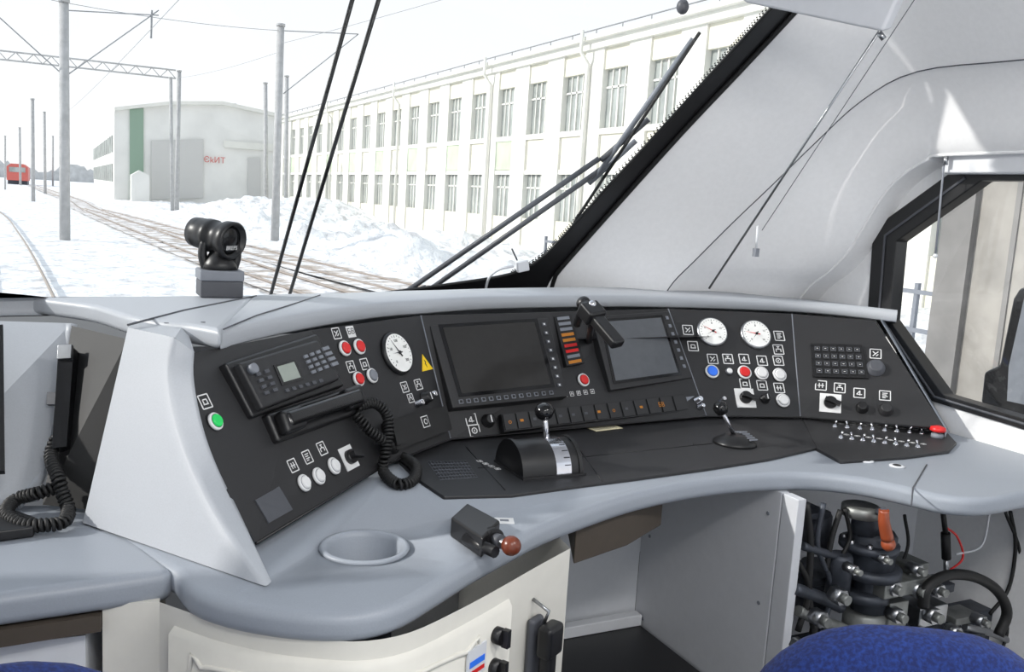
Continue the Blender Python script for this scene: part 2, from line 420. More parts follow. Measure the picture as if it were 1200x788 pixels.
def rotary(mb,u,v,s):
    p,n,ux,uy=hit(u,v); s=mpp(p,s)
    mb.obox(p,ux,uy,n,s,s,.003,'mark'); mb.lathe(p+n*.003,n,[(s*.62,0),(s*.6,.014)],'black',seg=20)
    d=(ux*.9-uy*.3).normalized(); e=n.cross(d); mb.obox(p+n*.017+d*s*.2,d,e,n,s*.75,s*.2,.014,'black')
def pict(mb,u,v,s,seed=0):
    fr=hit(u,v); p,n,ux,uy=fr; s=mpp(p,s); w=s*.11
    rnd=random.Random(seed*31+int(u)*7+int(v))
    def st(x0,y0,x1,y1,w=w*.8):
        a=V((x0,y0));b=V((x1,y1)); d=(b-a); c=(a+b)/2; L=d.length/2; d.normalize()
        D=ux*d.x+uy*d.y; mb.obox(p+ux*c.x*s+uy*c.y*s,D,n.cross(D),n,L*s,w,.0008,'mark',base=.0005)
    for a in ((-1,-1,1,-1),(1,-1,1,1),(1,1,-1,1),(-1,1,-1,-1)): st(*a)
    k=rnd.randint(0,6)
    if k==0: st(-.5,-.5,.5,.5);st(-.5,.5,0,0);st(.1,-.5,.5,-.1)
    elif k==1:
        for i in range(8):
            a=i*math.pi/4;b=a+math.pi/4; st(.5*math.cos(a),.5*math.sin(a),.5*math.cos(b),.5*math.sin(b))
        st(0,-.2,0,.2)
    elif k==2: st(-.55,-.4,.55,-.4);st(-.4,.3,.4,.3);st(-.4,-.4,-.4,.3);st(.4,-.4,.4,.3)
    elif k==3: st(-.6,0,.6,0);st(-.3,-.5,-.3,.5);st(.3,-.5,.3,.5)
    elif k==4: st(-.5,-.3,.1,.5);st(.1,.5,.1,-.5);st(-.5,-.3,.5,-.3)
    elif k==5: st(-.5,-.5,-.5,.1);st(-.5,.1,.5,.1);st(.5,.1,.5,-.5);st(0,.1,0,.6);st(-.3,.6,.3,.6)
    else: st(-.5,.5,.5,.5);st(-.5,.15,.3,.15);st(-.5,-.2,.5,-.2);st(-.5,-.5,.1,-.5)
def pquad(mb,q,h,m,base=0):
    pts=[H(u,v) for u,v in q]; n=hit(*q[0])[1]; mb.prism(pts,n,h,m,base); return n
def inq(q,s,t):
    (ax,ay),(bx,by),(cx,cy),(dx,dy)=q
    return ((ax*(1-s)+bx*s)*(1-t)+(dx*(1-s)+cx*s)*t,(ay*(1-s)+by*s)*(1-t)+(dy*(1-s)+cy*s)*t)
def keygrid(mb,q,nx,ny,h,m,base,fill=.7):
    for i in range(nx):
        for j in range(ny):
            a=(1-fill)/2
            qq=[inq(q,(i+x)/nx,(j+y)/ny) for x,y in ((a,a),(1-a,a),(1-a,1-a),(a,1-a))]
            pquad(mb,qq,h,m,base)

sw=MB('push_buttons_and_rotary_switches',desk)
pc=MB('pictogram_labels',desk)
# panel A
button(sw,251,495,11,'green','mark'); pict(pc,240,471,8.5,1)
button(sw,403,409,9.5,'red');button(sw,420,407,9.5,'red');button(sw,419,445,9,'red');button(sw,435,441,9,'mgrey')
for u,v,s in ((394,391,6.5),(411,430,6.5),(427,427,6.5),(343,546,7.5),(360,536,7.5),(377,526,7.5),(474,454,6),(490,451,6),(481,467,5)): pict(pc,u,v,s,2)
p,n,ux,uy=hit(411,389); pc.obox(p,ux,uy,n,mpp(p,7),mpp(p,7),.0006,'mark'); text('БВ',p+n*.0012,ux,uy,mpp(p,10),'black',desk,'button_lettering')
for u,v in ((355,567),(372,559),(390,547)): button(sw,u,v,10.5,'mark')
rotary(sw,408,537,14); knob(sw,497,467,7)
knob(sw,488,474,4,'chrome'); knob(sw,503,464,4,'chrome')
pquad(sw,[(298,587),(326,571),(342,598),(314,614)],.003,'dgrey')
p,n,ux,uy=hit(498,426); s=mpp(p,11)
sw.prism([p-ux*s-uy*s*.8,p+ux*s-uy*s*.8,p+uy*s],n,.002,'yellow'); 
sw.prism([p-ux*s*.1+uy*s*.4,p+ux*s*.15+uy*s*.1,p-ux*s*.02+uy*s*.0,p+ux*s*.05-uy*s*.5,p-ux*s*.15-uy*s*.0,p-ux*s*.0+uy*s*.08],n,.001,'black',base=.002)
bq=[(446,497),(516,478),(523,506),(458,530)]
anchor(bq); pquad(sw,bq,.034,'black',-.012)
p,n,ux,uy=hit(491,497); 
for sx,sy,c in ((.016,.016,'mark'),(.0135,.0135,'black')): pc.obox(p,ux,uy,n,sx,sy,.0005,c,base=.0225 if c=='mark' else .0232)
pc.lathe(p+n*.024,n,[(.008,0),(.008,.0006)],'mark'); pc.lathe(p+n*.0246,n,[(.0055,0),(.0055,.0006)],'black')
pquad(sw,[(446,500),(456,498),(462,524),(452,527)],.04,'black')
anchor()
# panel B extras
for i in range(2): pict(pc,552+i*4,492+i*13,7,3)
knob(sw,571,494,7)
strip=[(586,486),(800,463),(806,482),(590,507)]
anchor(strip); pquad(sw,strip,.02,'black',-.014)
keygrid(sw,strip,14,1,.004,'panel',.006,.86)
for s,tx in ((.035,'o'),(.6,'o'),(.86,'БВ')):
    u,v=inq(strip,s,.5); p,n,ux,uy=hit(u,v); text(tx,p+n*.0108,ux,uy,.022,'orange',desk,'indicator_lettering')
for s in (.1,.17,.24,.31,.38,.45,.52,.67,.75): 
    u,v=inq(strip,s,.5); p,n,ux,uy=hit(u,v); sw.obox(p,ux,uy,n,.006,.004,.0006,'orange' if s in(.1,.52,.75) else 'dgrey',base=.0102)
pquad(sw,[(803,466),(819,464),(823,478),(807,480)],.004,'mgrey')
anchor()
knob(sw,816,470,4,'chrome'); knob(sw,819,478,3,'chrome')
led=[(648,372),(668,370),(684,426),(663,430)]
anchor(led); pquad(sw,led,.016,'black',-.01)
for j in range(9):
    q=[inq(led,x,(j+y)/9) for x,y in ((.15,.2),(.85,.2),(.85,.75),(.15,.75))]
    pquad(sw,q,.001,['mgrey','mgrey','mgrey','orange','orange','red','red','mgrey','orange'][j],.006)
anchor()
button(sw,683,446,8,'red','mark')
for k in range(5): pict(pc,662+k*8,463-k,2.6,k)
# panel C
for u,v,c in ((834,436,'blue'),(872,437,'red'),(892,438,'mark'),(913,440,'mark'),(917,470,'mark')): button(sw,u,v,8.5,c)
button(sw,854,436,4.5,'mark','dgrey')
for u,v in ((806,387),(812,406),(835,421),(853,421),(872,421),(893,423),(912,423),(913,394),(912,410),(893,452),(873,450),(913,455)): pict(pc,u,v,6,4)
rotary(sw,873,467,12); knob(sw,896,468,5,'black'); knob(sw,846,470,3,'chrome')
# panel D
kq=[(950,403),(1010,405),(1018,444),(953,442)]
anchor(kq)
pquad(sw,kq,.014,'black',-.01); keygrid(sw,[inq(kq,.04,.05),inq(kq,.96,.05),inq(kq,.96,.95),inq(kq,.04,.95)],6,4,.003,'panel',.004,.72)
for i in range(6):
    for j in range(4):
        u,v=inq(kq,.04+.92*(i+.5)/6,.05+.9*(j+.5)/4); p,n,ux,uy=hit(u,v); pc.obox(p,ux,uy,n,.0085,.0065,.0005,'mgrey',base=.0072); pc.obox(p,ux,uy,n,.0073,.0053,.0005,'black',base=.0078); pc.obox(p,ux,uy,n,.003,.001,.0006,'mark',base=.0084)
anchor()
knob(sw,1026,432,9,'dgrey',False)
for u,v in ((962,452),(984,455),(1007,461),(1037,464),(1026,415)): pict(pc,u,v,6,5)
rotary(sw,973,473,12); knob(sw,1010,479,6,'black',False); knob(sw,1038,481,7,'panel',False)
p,n,ux,uy=hit(1098,513); sw.lathe(p,n,[(.02,0),(.02,.012),(.012,.014),(.012,.022)],'mgrey'); sw.lathe(p+n*.02,n,[(.02,0),(.026,.005),(.024,.015),(.01,.02)],'red')
sw.done(); 
tgm=MB('toggle_switches',desk)
for r,(y0,y1,x0,x1,nn_) in enumerate(((501,509,978,1080,8),(514,525,985,1075,8))):
    for i in range(nn_):
        t=i/(nn_-1); u=x0+(x1-x0)*t; v=y0+(y1-y0)*t
        p,n,ux,uy=hit(u,v); tgm.lathe(p,n,[(.009,0),(.009,.004),(.006,.005),(.006,.010)],'chrome',seg=12)
        tgm.rod(p+n*.008,p+n*.024+uy*.006*(1 if i%2 else -1),.0022,'chrome',.0036)
        pict(pc,u+7,v-4,2.4,i)
tgm.done()
for i in range(4): pict(pc,562+i*7,541+i*3,3,i)
grid=[(500,541),(546,540),(560,560),(516,563)]
pquad(pc,grid,.001,'dgrey'); keygrid(pc,grid,12,6,.001,'black',.001,.6)
pc.done()
mb=MB('table_joints',desk)
for a,b in (((560,549),(712,533)),((712,533),(846,519)),((546,524),(592,575)),((672,517),(706,565)),((812,520),(838,548))):
    mb.rod(H(*a)+V((0,0,.0005)),H(*b)+V((0,0,.0005)),.0012,'black')
mb.done()
mb=MB('paper_note',desk)
p=H(709,503); mb.obox(p+V((0,.0,.002)),V((.98,.15,0)),V((-.15,.98,0)),V((0,0,1)),.056,.022,.0012,'paper')
for k in range(3): mb.obox(p+V((0,-.008+.008*k,.0034)),V((.98,.15,0)),V((-.15,.98,0)),V((0,0,1)),.045,.0008,.0003,'dgrey')
mb.done()

# gauges
def gauge(u,v,rpx,ang,labs):
    p,n,ux,uy=hit(u,v); r=mpp(p,rpx); e=E('pressure_gauge',p); mb=MB('gauge_body',e)
    mb.lathe(p,n,[(r*1.12,0),(r*1.12,.004),(r*1.05,.012),(r*.97,.012),(r*.95,.006)],'black' if rpx>22 else 'steel',seg=40)
    mb.lathe(p+n*.0065,n,[(r*.99,0),(r*.99,.0058)],'dial',seg=40); p=p+n*.0055
    for i in range(21):
        a=math.radians(225-i*13.5); L=.12 if i%5==0 else .07
        d=ux*math.cos(a)+uy*math.sin(a); mb.obox(p+d*r*(.9-L/2),d,n.cross(d),n,r*L/2,r*.014,.0004,'black',base=.0071)
    a=math.radians(ang); d=ux*math.cos(a)+uy*math.sin(a); q=n.cross(d)
    mb.prism([p-d*r*.25-q*r*.04,p+d*r*.78,p-d*r*.25+q*r*.04],n,.001,'black' if rpx>22 else 'red',base=.0085)
    a=math.radians(ang+60); d=ux*math.cos(a)+uy*math.sin(a); q=n.cross(d)
    mb.prism([p-d*r*.2-q*r*.03,p+d*r*.6,p-d*r*.2+q*r*.03],n,.001,'black',base=.0095)
    mb.lathe(p+n*.009,n,[(r*.1,0),(r*.08,.003)],'black'); mb.done()
    for i,s in enumerate(labs):
        a=math.radians(225-i*270/(len(labs)-1)); text(s,p+n*.0074+(ux*math.cos(a)+uy*math.sin(a))*r*.62,ux,uy,r*.2,'black',e,'dial_number')
gauge(464,415,23.5,120,['0','50','100','150','200']); gauge(834,390,17,150,['0','4','8','12','16']); gauge(885,393,17,170,['0','4','8','12','16'])

# displays
def display(outer,scr,hh,m,name):
    anchor(outer)
    e=E(name,H(*outer[0])); mb=MB('bezel',e,bevel=.004,seg=2); pquad(mb,outer,hh+.03,'panel',-.03); mb.done()
    mb=MB('screen',e); pquad(mb,[inq(scr,-.04,-.05),inq(scr,1.04,-.05),inq(scr,1.04,1.05),inq(scr,-.04,1.05)],.0015,'gloss',hh); pquad(mb,scr,.0006,m,hh+.0016); mb.done(); return e
o1=[(502,383),(641,374),(664,466),(529,480)]; s1=[(517,386),(624,379),(643,452),(539,463)]
e=display(o1,s1,.010,'screen','driver_display')
mb=MB('soft_keys',e)
for i in range(8):
    u,v=inq(o1,.945,.08+.11*i); p,n,ux,uy=hit(u,v); mb.obox(p,ux,uy,n,.008,.006,.003,'dgrey',base=.010); mb.obox(p,ux,uy,n,.003,.003,.0006,'mark',base=.0132)
for i in range(13):
    u,v=inq(o1,.08+.065*i,.935); p,n,ux,uy=hit(u,v); mb.obox(p,ux,uy,n,.007,.006,.003,'mgrey',base=.010); mb.obox(p,ux,uy,n,.0045,.004,.0006,'black',base=.0132)
mb.done()
o2=[(692,372),(782,366),(810,444),(714,459)]; s2=[(704,379),(772,374),(792,438),(719,448)]
e=display(o2,s2,.010,'screen2','camera_display')
mb=MB('soft_keys',e)
for i in range(7):
    u,v=inq(o2,.94,.1+.12*i); p,n,ux,uy=hit(u,v); mb.obox(p,ux,uy,n,.006,.006,.003,'mgrey',base=.010)
mb.done(); anchor()
# handheld unit hanging over display
mic=E('microphone_unit',H(700,390)); mb=MB('unit_body',mic,bevel=.008,seg=3)
n=hit(700,385)[1]; a=PT(695,370,2.42); b=PT(725,405,2.36)
d=(b-a).normalized(); s_=d.cross(n).normalized(); nn2=s_.cross(d).normalized()
mb.obox((a+b)/2,d,s_,nn2,(b-a).length/2,.022,.03,'black',base=-.014)
mb.obox(a-d*.01,d,s_,nn2,.028,.032,.045,'black',base=-.02); mb.done()
mb=MB('unit_bracket',mic); mb.rod(a,PT(684,356,2.5),.018,'black'); mb.sph(PT(694,357,2.42),.012,'chrome'); mb.sph(PT(684,356,2.5),.022,'black'); mb.rod(PT(683,360,2.5),PT(676,380,2.6),.012,'black'); mb.rod(a,H(690,400),.01,'black'); mb.done()

# radio + handset
rad=E('cab_radio',H(330,440)); mb=MB('radio_body',rad,bevel=.006,seg=2)
ro=[(259,428),(367,393),(400,454),(292,492)]; anchor(ro); pquad(mb,ro,.03,'black',-.018)
ri=[(268,432),(361,404),(388,450),(296,486)]; pquad(mb,ri,.03,'panel'); mb.done()
mb=MB('radio_controls',rad)
pquad(mb,[(308,435),(334,428),(344,451),(318,459)],.002,'gloss',.03); pquad(mb,[(312,437),(332,431),(340,449),(320,455)],.0006,'lcd',.032)
keygrid(mb,[(341,423),(363,415),(376,438),(353,447)],3,4,.004,'mgrey',.03,.55)
keygrid(mb,[(362,414),(374,410),(388,434),(376,438)],1,4,.004,'mgrey',.03,.6)
keygrid(mb,[(283,444),(303,437),(316,466),(296,473)],2,4,.004,'dgrey',.03,.5)
keygrid(mb,[(318,462),(366,448),(370,455),(322,469)],6,1,.003,'dgrey',.03,.5)
p,n,ux,uy=hit(281,441); mb.cyl(p+n*.03,n,.011,.015,'mgrey')
mb.done(); anchor()
hd=E('telephone_handset',H(365,490)); mb=MB('cradle',hd,bevel=.008,seg=3)
cq_=[(306,488),(408,456),(418,486),(320,522)]; anchor(cq_); pquad(mb,cq_,.03,'black',-.012); mb.done()
mb=MB('handset_grip',hd,bevel=.01,seg=3)
pquad(mb,[(316,492),(405,463),(411,480),(323,510)],.02,'gloss',.03)
pquad(mb,[(312,490),(336,482),(345,508),(321,517)],.03,'black',.015)
pquad(mb,[(388,464),(408,457),(416,480),(397,488)],.03,'black',.015); mb.done(); anchor()
mb=MB('coiled_cord',hd)
def HO(u,v,o=.022): p,n,ux,uy=hit(u,v); return p+n*o
path=[HO(408,482,.03),HO(425,478,.04),HO(436,492,.05),HO(438,515,.05),HO(440,540,.03),HO(449,560,.016),HO(466,575,.016),HO(484,570,.016),HO(486,553,.016),HO(466,541,.02),HO(440,526,.035),HO(420,508,.03),HO(408,488,.02)]
coil(mb,path,.011,.0042,.0095,'rubber'); mb.done()

# left (second) position
lp=E('second_seat_desk',(0,2.2,.9))
mb=MB('sloped_backboard',lp)
mb.poly([PZ(-140,612,.86),PZ(45,588,.86),PZ(84,379,PTZ),PZ(-140,372,PTZ)],'hood'); mb.done()
mb=MB('edge_moulding',lp); mb.tube(catmull([PZ(84,380,PTZ),PZ(78,440,1.09),PZ(60,500,.99),PZ(46,560,.9),PZ(20,592,.862)],6),.012,'hood'); mb.done()
A_,B_,C_,D_=PZ(50,592,.86),PZ(125,600,.86),PZ(150,398,PTZ),PZ(84,382,PTZ)
mb=MB('side_panel',lp); mb.poly([A_,B_,C_,D_],'rubber'); mb.done()
sn=((B_-A_).cross(D_-A_)).normalized(); 
if sn.dot(C-A_)<0: sn=-sn
mb=MB('side_screen',lp)
q=[PP(u,v,PZ(0,500,1.02)+V((0,-.03,0)),V((0,-.72,.69)).normalized()) for u,v in ((-60,388),(4,385),(6,556),(-60,560))]
mb.prism(q,V((0,-.72,.69)),.015,'black'); mb.done()
ph=E('side_telephone',PP(85,470,A_,sn)); mb=MB('phone_cradle_and_handset',ph,bevel=.006,seg=2)
def SP(u,v,o=0): return PP(u,v,A_,sn)+sn*o
def spq(mb,q,h,m,base=0): mb.prism([SP(u,v) for u,v in q],sn,h,m,base)
spq(mb,[(72,430),(100,425),(96,512),(68,516)],.015,'black'); 
spq(mb,[(80,418),(98,418),(90,532),(73,534)],.028,'gloss',.017); spq(mb,[(82,417),(98,416),(97,432),(81,433)],.01,'steel',.045); spq(mb,[(98,448),(112,448),(110,462),(97,462)],.015,'dgrey')
spq(mb,[(102,512),(110,509),(107,528),(99,530)],.002,'mark'); mb.done()
mb=MB('phone_controls',ph); mb.cyl(SP(103,545),sn,.02,.008,'mark'); mb.cyl(SP(103,545,.006),sn,.016,.008,'red')
spq(mb,[(58,462),(68,462),(67,476),(57,476)],.01,'dgrey')
mb.cyl(SP(122,455),sn,.012,.01,'dgrey'); mb.cyl(SP(115,480),sn,.008,.01,'mgrey'); mb.cyl(SP(118,430),sn,.01,.01,'dgrey')
mb.done()
mb=MB('coiled_cord',ph)
path=[SP(75,518,.03),SP(68,540,.03),PZ(68,560,.93),PZ(74,580,.9),PZ(80,598,.875),PZ(74,612,.868),PZ(50,616,.868),PZ(25,614,.868),PZ(8,602,.872),PZ(18,586,.88),PZ(45,578,.90),PZ(72,570,.91)]
coil(mb,path,.011,.0042,.0095,'rubber'); mb.done()
mb=MB('side_worktop',lp,bevel=.02,seg=4)
lw=[(-160,640),(-100,590),(110,590),(140,615),(206,668),(190,672),(120,682),(60,690),(0,698),(-160,722)]
mb.prism([PZ(u,v,.848) for u,v in lw],(0,0,-1),.06,'grey'); mb.done()
mb=MB('side_box',lp,bevel=.004); mb.prism([PZ(u,v,.849) for u,v in ((-30,612),(-8,600),(42,618),(40,630),(-30,640))],(0,0,1),.022,'black'); mb.done()
mb=MB('side_underframe',lp); 
mb.prism([PZ(u,v,.785) for u,v in ((-120,758),(118,722),(125,690),(-120,690))],(0,0,-1),.03,'brown')
mb.prism([PZ(u,v,.74) for u,v in ((-120,772),(100,745),(125,700),(-120,700))],(0,0,-1),.74,'offw')
mb.done()

# master controllers
p=PZ(632,549,FZ); e=E('master_controller',p); mb=MB('drum_housing',e); w=.084;r=.08
def half(x0,x1,rr,m,a0=0,a1=math.pi):
    n=20; vs=[]
    for x in (x0,x1):
        for i in range(n+1):
            a=a0+(a1-a0)*i/n; vs.append(p+V((x,-rr*math.cos(a),rr*1.0*math.sin(a))))
    mb.add(vs,[[i,i+1,n+2+i,n+1+i] for i in range(n)],m,True); mb.add(vs,[list(range(n+1)),list(range(n+1,2*n+2))[::-1]],m)
half(-w,w,r,'black'); half(w*.1,w*.62,r*1.02,'chrome'); half(-w*1.08,-w*.96,r*1.05,'black'); half(w*.9,w*1.02,r*1.05,'black')
for i in range(10):
    a=math.radians(20+i*14); q=p+V((w*.5,-r*1.02*math.cos(a),r*1.02*math.sin(a))); mb.box(q-V((w*.1,.001,.001)),q+V((w*.1,.001,.001)),'black')
mb.box(tuple(p+V((-w*1.1,-r*1.1,-.002))),tuple(p+V((w*1.1,r*1.1,.006))),'panel'); mb.done()
mb=MB('lever',e); k=PY(638,484,p.y); b=p+V((.02,0,r*.7))
mb.rod(b,k,.009,'chrome',.007); d=(k-b).normalized()
mb.lathe(k,d,[(.008,-.02),(.02,-.012),(.026,0),(.026,.01),(.018,.022),(.006,.026)],'gloss',seg=20); mb.done()
p=PZ(861,520,FZ); e=E('brake_controller',p); mb=MB('controller_base',e)
mb.lathe(p,(0,0,1),[(.068,0),(.066,.008),(.045,.02),(.03,.03)],'black',seg=32)
for i in range(-4,5):
    mb.obox(p+V((.03,.012*i,.02+.012-abs(i)*.003)),V((1,0,0)),V((0,1,0)),V((0,0,1)),.014,.002,.004,'mgrey')
mb.done(); mb=MB('lever',e); k=PY(845,480,p.y); mb.rod(p+V((0,0,.02)),k,.007,'chrome',.005); d=(k-p).normalized()
mb.lathe(k,d,[(.007,-.018),(.017,-.012),(.022,0),(.022,.012),(.015,.022),(.005,.026)],'gloss',seg=20); mb.done()

j=E('vigilance_joystick',PZ(560,630,WZ)); mb=MB('joystick_box',j,bevel=.006,seg=3)
bp=[PZ(527,630,WZ),PZ(564,656,WZ),PZ(585,634,WZ),PZ(546,612,WZ)]
mb.prism(bp,(0,0,1),.045,'black'); mb.done()
mb=MB('joystick_knob',j); a=(bp[1]+bp[2])/2+V((0,0,.025)); k=PZ(599,640,.882); d=(k-a).normalized()
mb.cyl(a-d*.005,d,.022,.02,'black'); mb.rod(a,k,.008,'steel'); mb.sph(k,.02,'wood',ax=d,k=1.0); mb.cyl(a+d*.015,d,.014,.02,'dgrey'); mb.rod((bp[1]+bp[0])/2+V((0,0,.02)),bp[1]+V((.02,-.02,.02)),.012,'black'); mb.done()
mb=MB('paper_tag',j); p=PZ(591,611,WZ); mb.obox(p,V((.9,-.35,0)),V((.35,.9,0)),V((0,0,1)),.022,.018,.0015,'mark'); mb.obox(p,V((.9,-.35,0)),V((.35,.9,0)),V((0,0,1)),.01,.006,.0005,'mgrey',base=.0016); mb.done()

# ================================================================= spotlight on the hood
sp=E('spotlight_on_pedestal',PZ(257,346,HZ)); mb=MB('pedestal',sp,bevel=.004)
p=PZ(257,347,HZ); 
mb.obox(p,V((1,0,0)),V((0,1,0)),V((0,0,1)),.055,.05,.045,'dgrey'); mb.obox(p,V((1,0,0)),V((0,1,0)),V((0,0,1)),.057,.052,.028,'mgrey',base=.045)
mb.done(); mb=MB('lamp_head',sp)
h=p+V((.0,0,.158)); ax=V((.62,-.78,-.12)).normalized()
mb.lathe(h,ax,[(.03,-.095),(.040,-.09),(.042,-.07),(.042,-.045),(.045,-.043),(.045,-.02),(.042,-.018),(.042,.015),(.05,.02),(.052,.045),(.047,.05),(.043,.048),(.04,.035)],'black',seg=32)
mb.lathe(h+ax*.034,ax,[(.042,0),(.03,.004),(.01,.006)],'gloss',seg=32)
mb.tube(catmull([p+V((-.035,0,.07)),p+V((-.045,0,.11)),h+V((-.04,.0,-.01))],4),.012,'black'); mb.tube(catmull([p+V((.035,0,.07)),p+V((.045,0,.11)),h+V((.04,.0,-.01))],4),.012,'black')
mb.lathe(p+V((0,0,.07)),(0,0,1),[(.048,0),(.044,.02),(.02,.06)],'black'); mb.done()
uxs=V((0,0,1)).cross(ax).normalized(); text('BREFS',h+ax*.0415-V((0,0,.02)),uxs,ax.cross(uxs),.016,'mark',sp,'lamp_lettering')

# ================================================================= CAB SHELL
Wp=V((0,3.15,1.27)); Wn=V((0,1,.806)).normalized()   # windshield plane
def W(u,v,o=0): return PP(u,v,Wp+Wn*o,Wn)
r1=[W(*q) for q in [(632,352),(645,325),(668,298),(725,233),(795,155),(860,85),(925,15),(1010,-80)]]+[PX(1210,-95,2.3),PX(1500,-100,2.3)]
r2=[PX(775,352,2.08),PX(790,330,2.12),PX(815,305,2.17),PX(860,260,2.27),PX(905,217,2.36),PX(955,168,2.45),PX(1010,118,2.51),PX(1075,84,2.55),PX(1200,70,2.55),PX(1500,40,2.55)]
r3=[PX(930,360,2.70),PX(950,335,2.70),PX(972,318,2.70),PX(992,298,2.70),PX(1010,270,2.70),PX(1028,240,2.70),PX(1050,212,2.70),PX(1085,188,2.70),PX(1120,181,2.70),PX(1500,170,2.70)]
def sm(r): return catmull(r,4)
R1,R2,R3=sm(r1),sm(r2),sm(r3)
def mid(a,b,t,o): return [p*(1-t)+q*t+o for p,q in zip(a,b)]
inn=V((-.7,-.7,0))
mb=MB('wall_front_pillar')
mb.loft([R1,mid(R1,R2,.33,inn*.02),mid(R1,R2,.66,inn*.025),R2],'white')
mb.loft([mid(R2,R2,0,inn*-.004),mid(R2,R3,.06,inn*-.03),mid(R2,R3,.30,inn*-.05),mid(R2,R3,.7,inn*-.01),mid(R2,R3,.9,inn*.01),R3],'white')
R4=[V((2.80,p.y+.0,p.z-.01)) for p in R3]
mb.loft([R3,R4],'white'); mb.done(False)
mb=MB('trim_1'); mb.tube([p+inn*.0005 for p in R2],.0022,'dgrey'); mb.done()
mb=MB('trim_2'); mb.tube(R3,.006,'white'); mb.done()
def YZ(y,z,x=2.80): return V((x,y,z+CZ))
outer=[(2.25,.19),(2.55,-.014),(2.53,-.315),(2.22,-.61),(1.0,-.66),(1.0,.2)]
inner=[(2.11,.17),(2.43,-.055),(2.42,-.35),(2.15,-.578),(1.06,-.62),(1.06,.17)]
big=[(2.25,.5),(3.3,.3),(3.3,-.6),(2.6,-1.55),(.2,-1.55),(.2,.5)]
mb=MB('wall_right'); mb.ring([YZ(*q) for q in big],[YZ(*q) for q in outer],'white'); mb.done(False)
win=E('window_1',YZ(1.8,-.2)); mb=MB('window_frame',win,bevel=.005)
o_=[YZ(*q) for q in outer]; i_=[YZ(*q) for q in inner]
k=6
vs=[p+V((-.012,0,0)) for p in o_]+[p+V((-.012,0,0)) for p in i_]+[p+V((.05,0,0)) for p in o_]+[p+V((.05,0,0)) for p in i_]
fs=[]
for a in range(k):
    b=(a+1)%k; fs+=[[a,b,k+b,k+a],[2*k+a,2*k+b,3*k+b,3*k+a],[a,b,2*k+b,2*k+a],[k+a,k+b,3*k+b,3*k+a]]
mb.add(vs,fs,'black'); mb.done()
mb=MB('window_pane',win); mb.poly([p+V((.03,0,0)) for p in i_],'glass'); mb.done(False)
mb=MB('window_inner_seal',win); mb.tube([i_[t]+(o_[t]-i_[t])*.45+V((-.014,0,0)) for t in range(5)],.005,'dgrey'); mb.done()
bl=E('side_window_blind',PX(1150,198,2.76)); mb=MB('blind_cassette',bl,bevel=.006); 
mb.box((2.72,1.0,CZ+.19),(2.79,2.22,CZ+.262),'offw'); mb.done()
mb=MB('blind_rod',bl); mb.rod(PX(1107,184,2.7),PX(1096,300,2.7),.0035,'mgrey'); mb.cyl(PX(1109,183,2.7),(0,0,-1),.008,.03,'steel'); mb.sph(PX(1096,300,2.7),.008,'offw'); mb.done()
# windshield
wd=E('window_2',W(500,150))
mb=MB('windshield_glass',wd)
zb,zt=1.10,2.47
def WY(z): return 3.15-.806*(z-1.27)
mb.poly([V((-1.6,WY(zb),zb)),V((1.85,WY(zb),zb)),V((2.3,WY(zt),zt)),V((-1.6,WY(zt),zt))],'glass'); mb.done(False)
mb=MB('windshield_seal',wd)
so=[W(*q,-.004) for q in [(440,352),(560,350),(636,345),(650,322),(672,296),(728,233),(798,155),(864,85),(930,14),(1015,-80)]]
si=[W(*q,-.004) for q in [(440,345),(530,333),(600,321),(634,303),(658,280),(709,223),(780,146),(844,75),(900,14),(992,-85)]]
mb.ring(catmull(so,3),catmull(si,3),'black',closed=False); mb.tube(catmull(si,3),.006,'rubber'); mb.tube([p+V((0,-.01,0)) for p in catmull(so,3)[6:]],.009,'rubber')
# dotted frit along the glass edge, evenly spaced
sic=catmull(si,20); acc=0; nxt=0; kk=0
for i in range(40,len(sic)-2):
    acc+=(sic[i]-sic[i-1]).length
    if acc>=nxt:
        nxt+=.009; kk+=1
        t=(sic[i+1]-sic[i-1]).normalized(); g=t.cross(Wn).normalized()
        if g.x>0: g=-g
        for off,rad in ((.012,.0032),(.020,.0024)):
            c=sic[i]+g*off+t*(.0045 if off>.015 else 0); mb.obox(c,t,g,Wn,rad,rad,.0006,'rubber')
mb.done(False)
mb=MB('wall_front'); mb.poly([V((-1.6,3.3,0)),V((3.3,3.3,0)),V((3.3,3.3,1.12)),V((-1.6,3.3,1.12))],'offw')
mb.poly([V((-1.6,3.3,1.12)),V((2.9,3.3,1.12)),V((2.9,2.6,1.12)),V((-1.6,2.45,1.12))],'black'); mb.done(False)
mb=MB('header_sun_block'); mb.poly([V((-1.6,WY(2.30)+.005,2.30)),V((2.7,WY(2.30)+.005,2.30)),V((2.8,WY(2.49)+.005,2.49)),V((-1.6,WY(2.49)+.005,2.49))],'white'); mb.done(False)  # unseen strip added over the glass top to block sun streaks on the pillar
mb=MB('wall_left'); mb.box((-1.65,-.6,0),(-1.6,2.2,2.5),'white'); mb.done()
mb=MB('ceiling'); mb.box((-1.6,-.6,2.47),(2.85,2.18,2.5),'white'); mb.done()
mb=MB('floor'); mb.box((-1.6,-.6,-.03),(2.85,3.3,0),'dgrey'); mb.done()
cp_=E('cable_plug',W(611,310,-.02)); mb=MB('plug_body',cp_,bevel=.004); a=W(611,312,-.02)
mb.obox(a,V((.9,0,.2)).normalized(),V((-.2,0,.9)).normalized(),V((0,-1,0)),.024,.02,.02,'offw'); mb.done()
mb=MB('plug_cable',cp_); mb.tube(catmull([W(602,312,-.03),W(585,316,-.03),W(573,326,-.03),W(568,345,-.03)],5),.005,'offw'); mb.rod(W(606,305,-.03),W(600,292,-.03),.003,'dgrey'); mb.done()

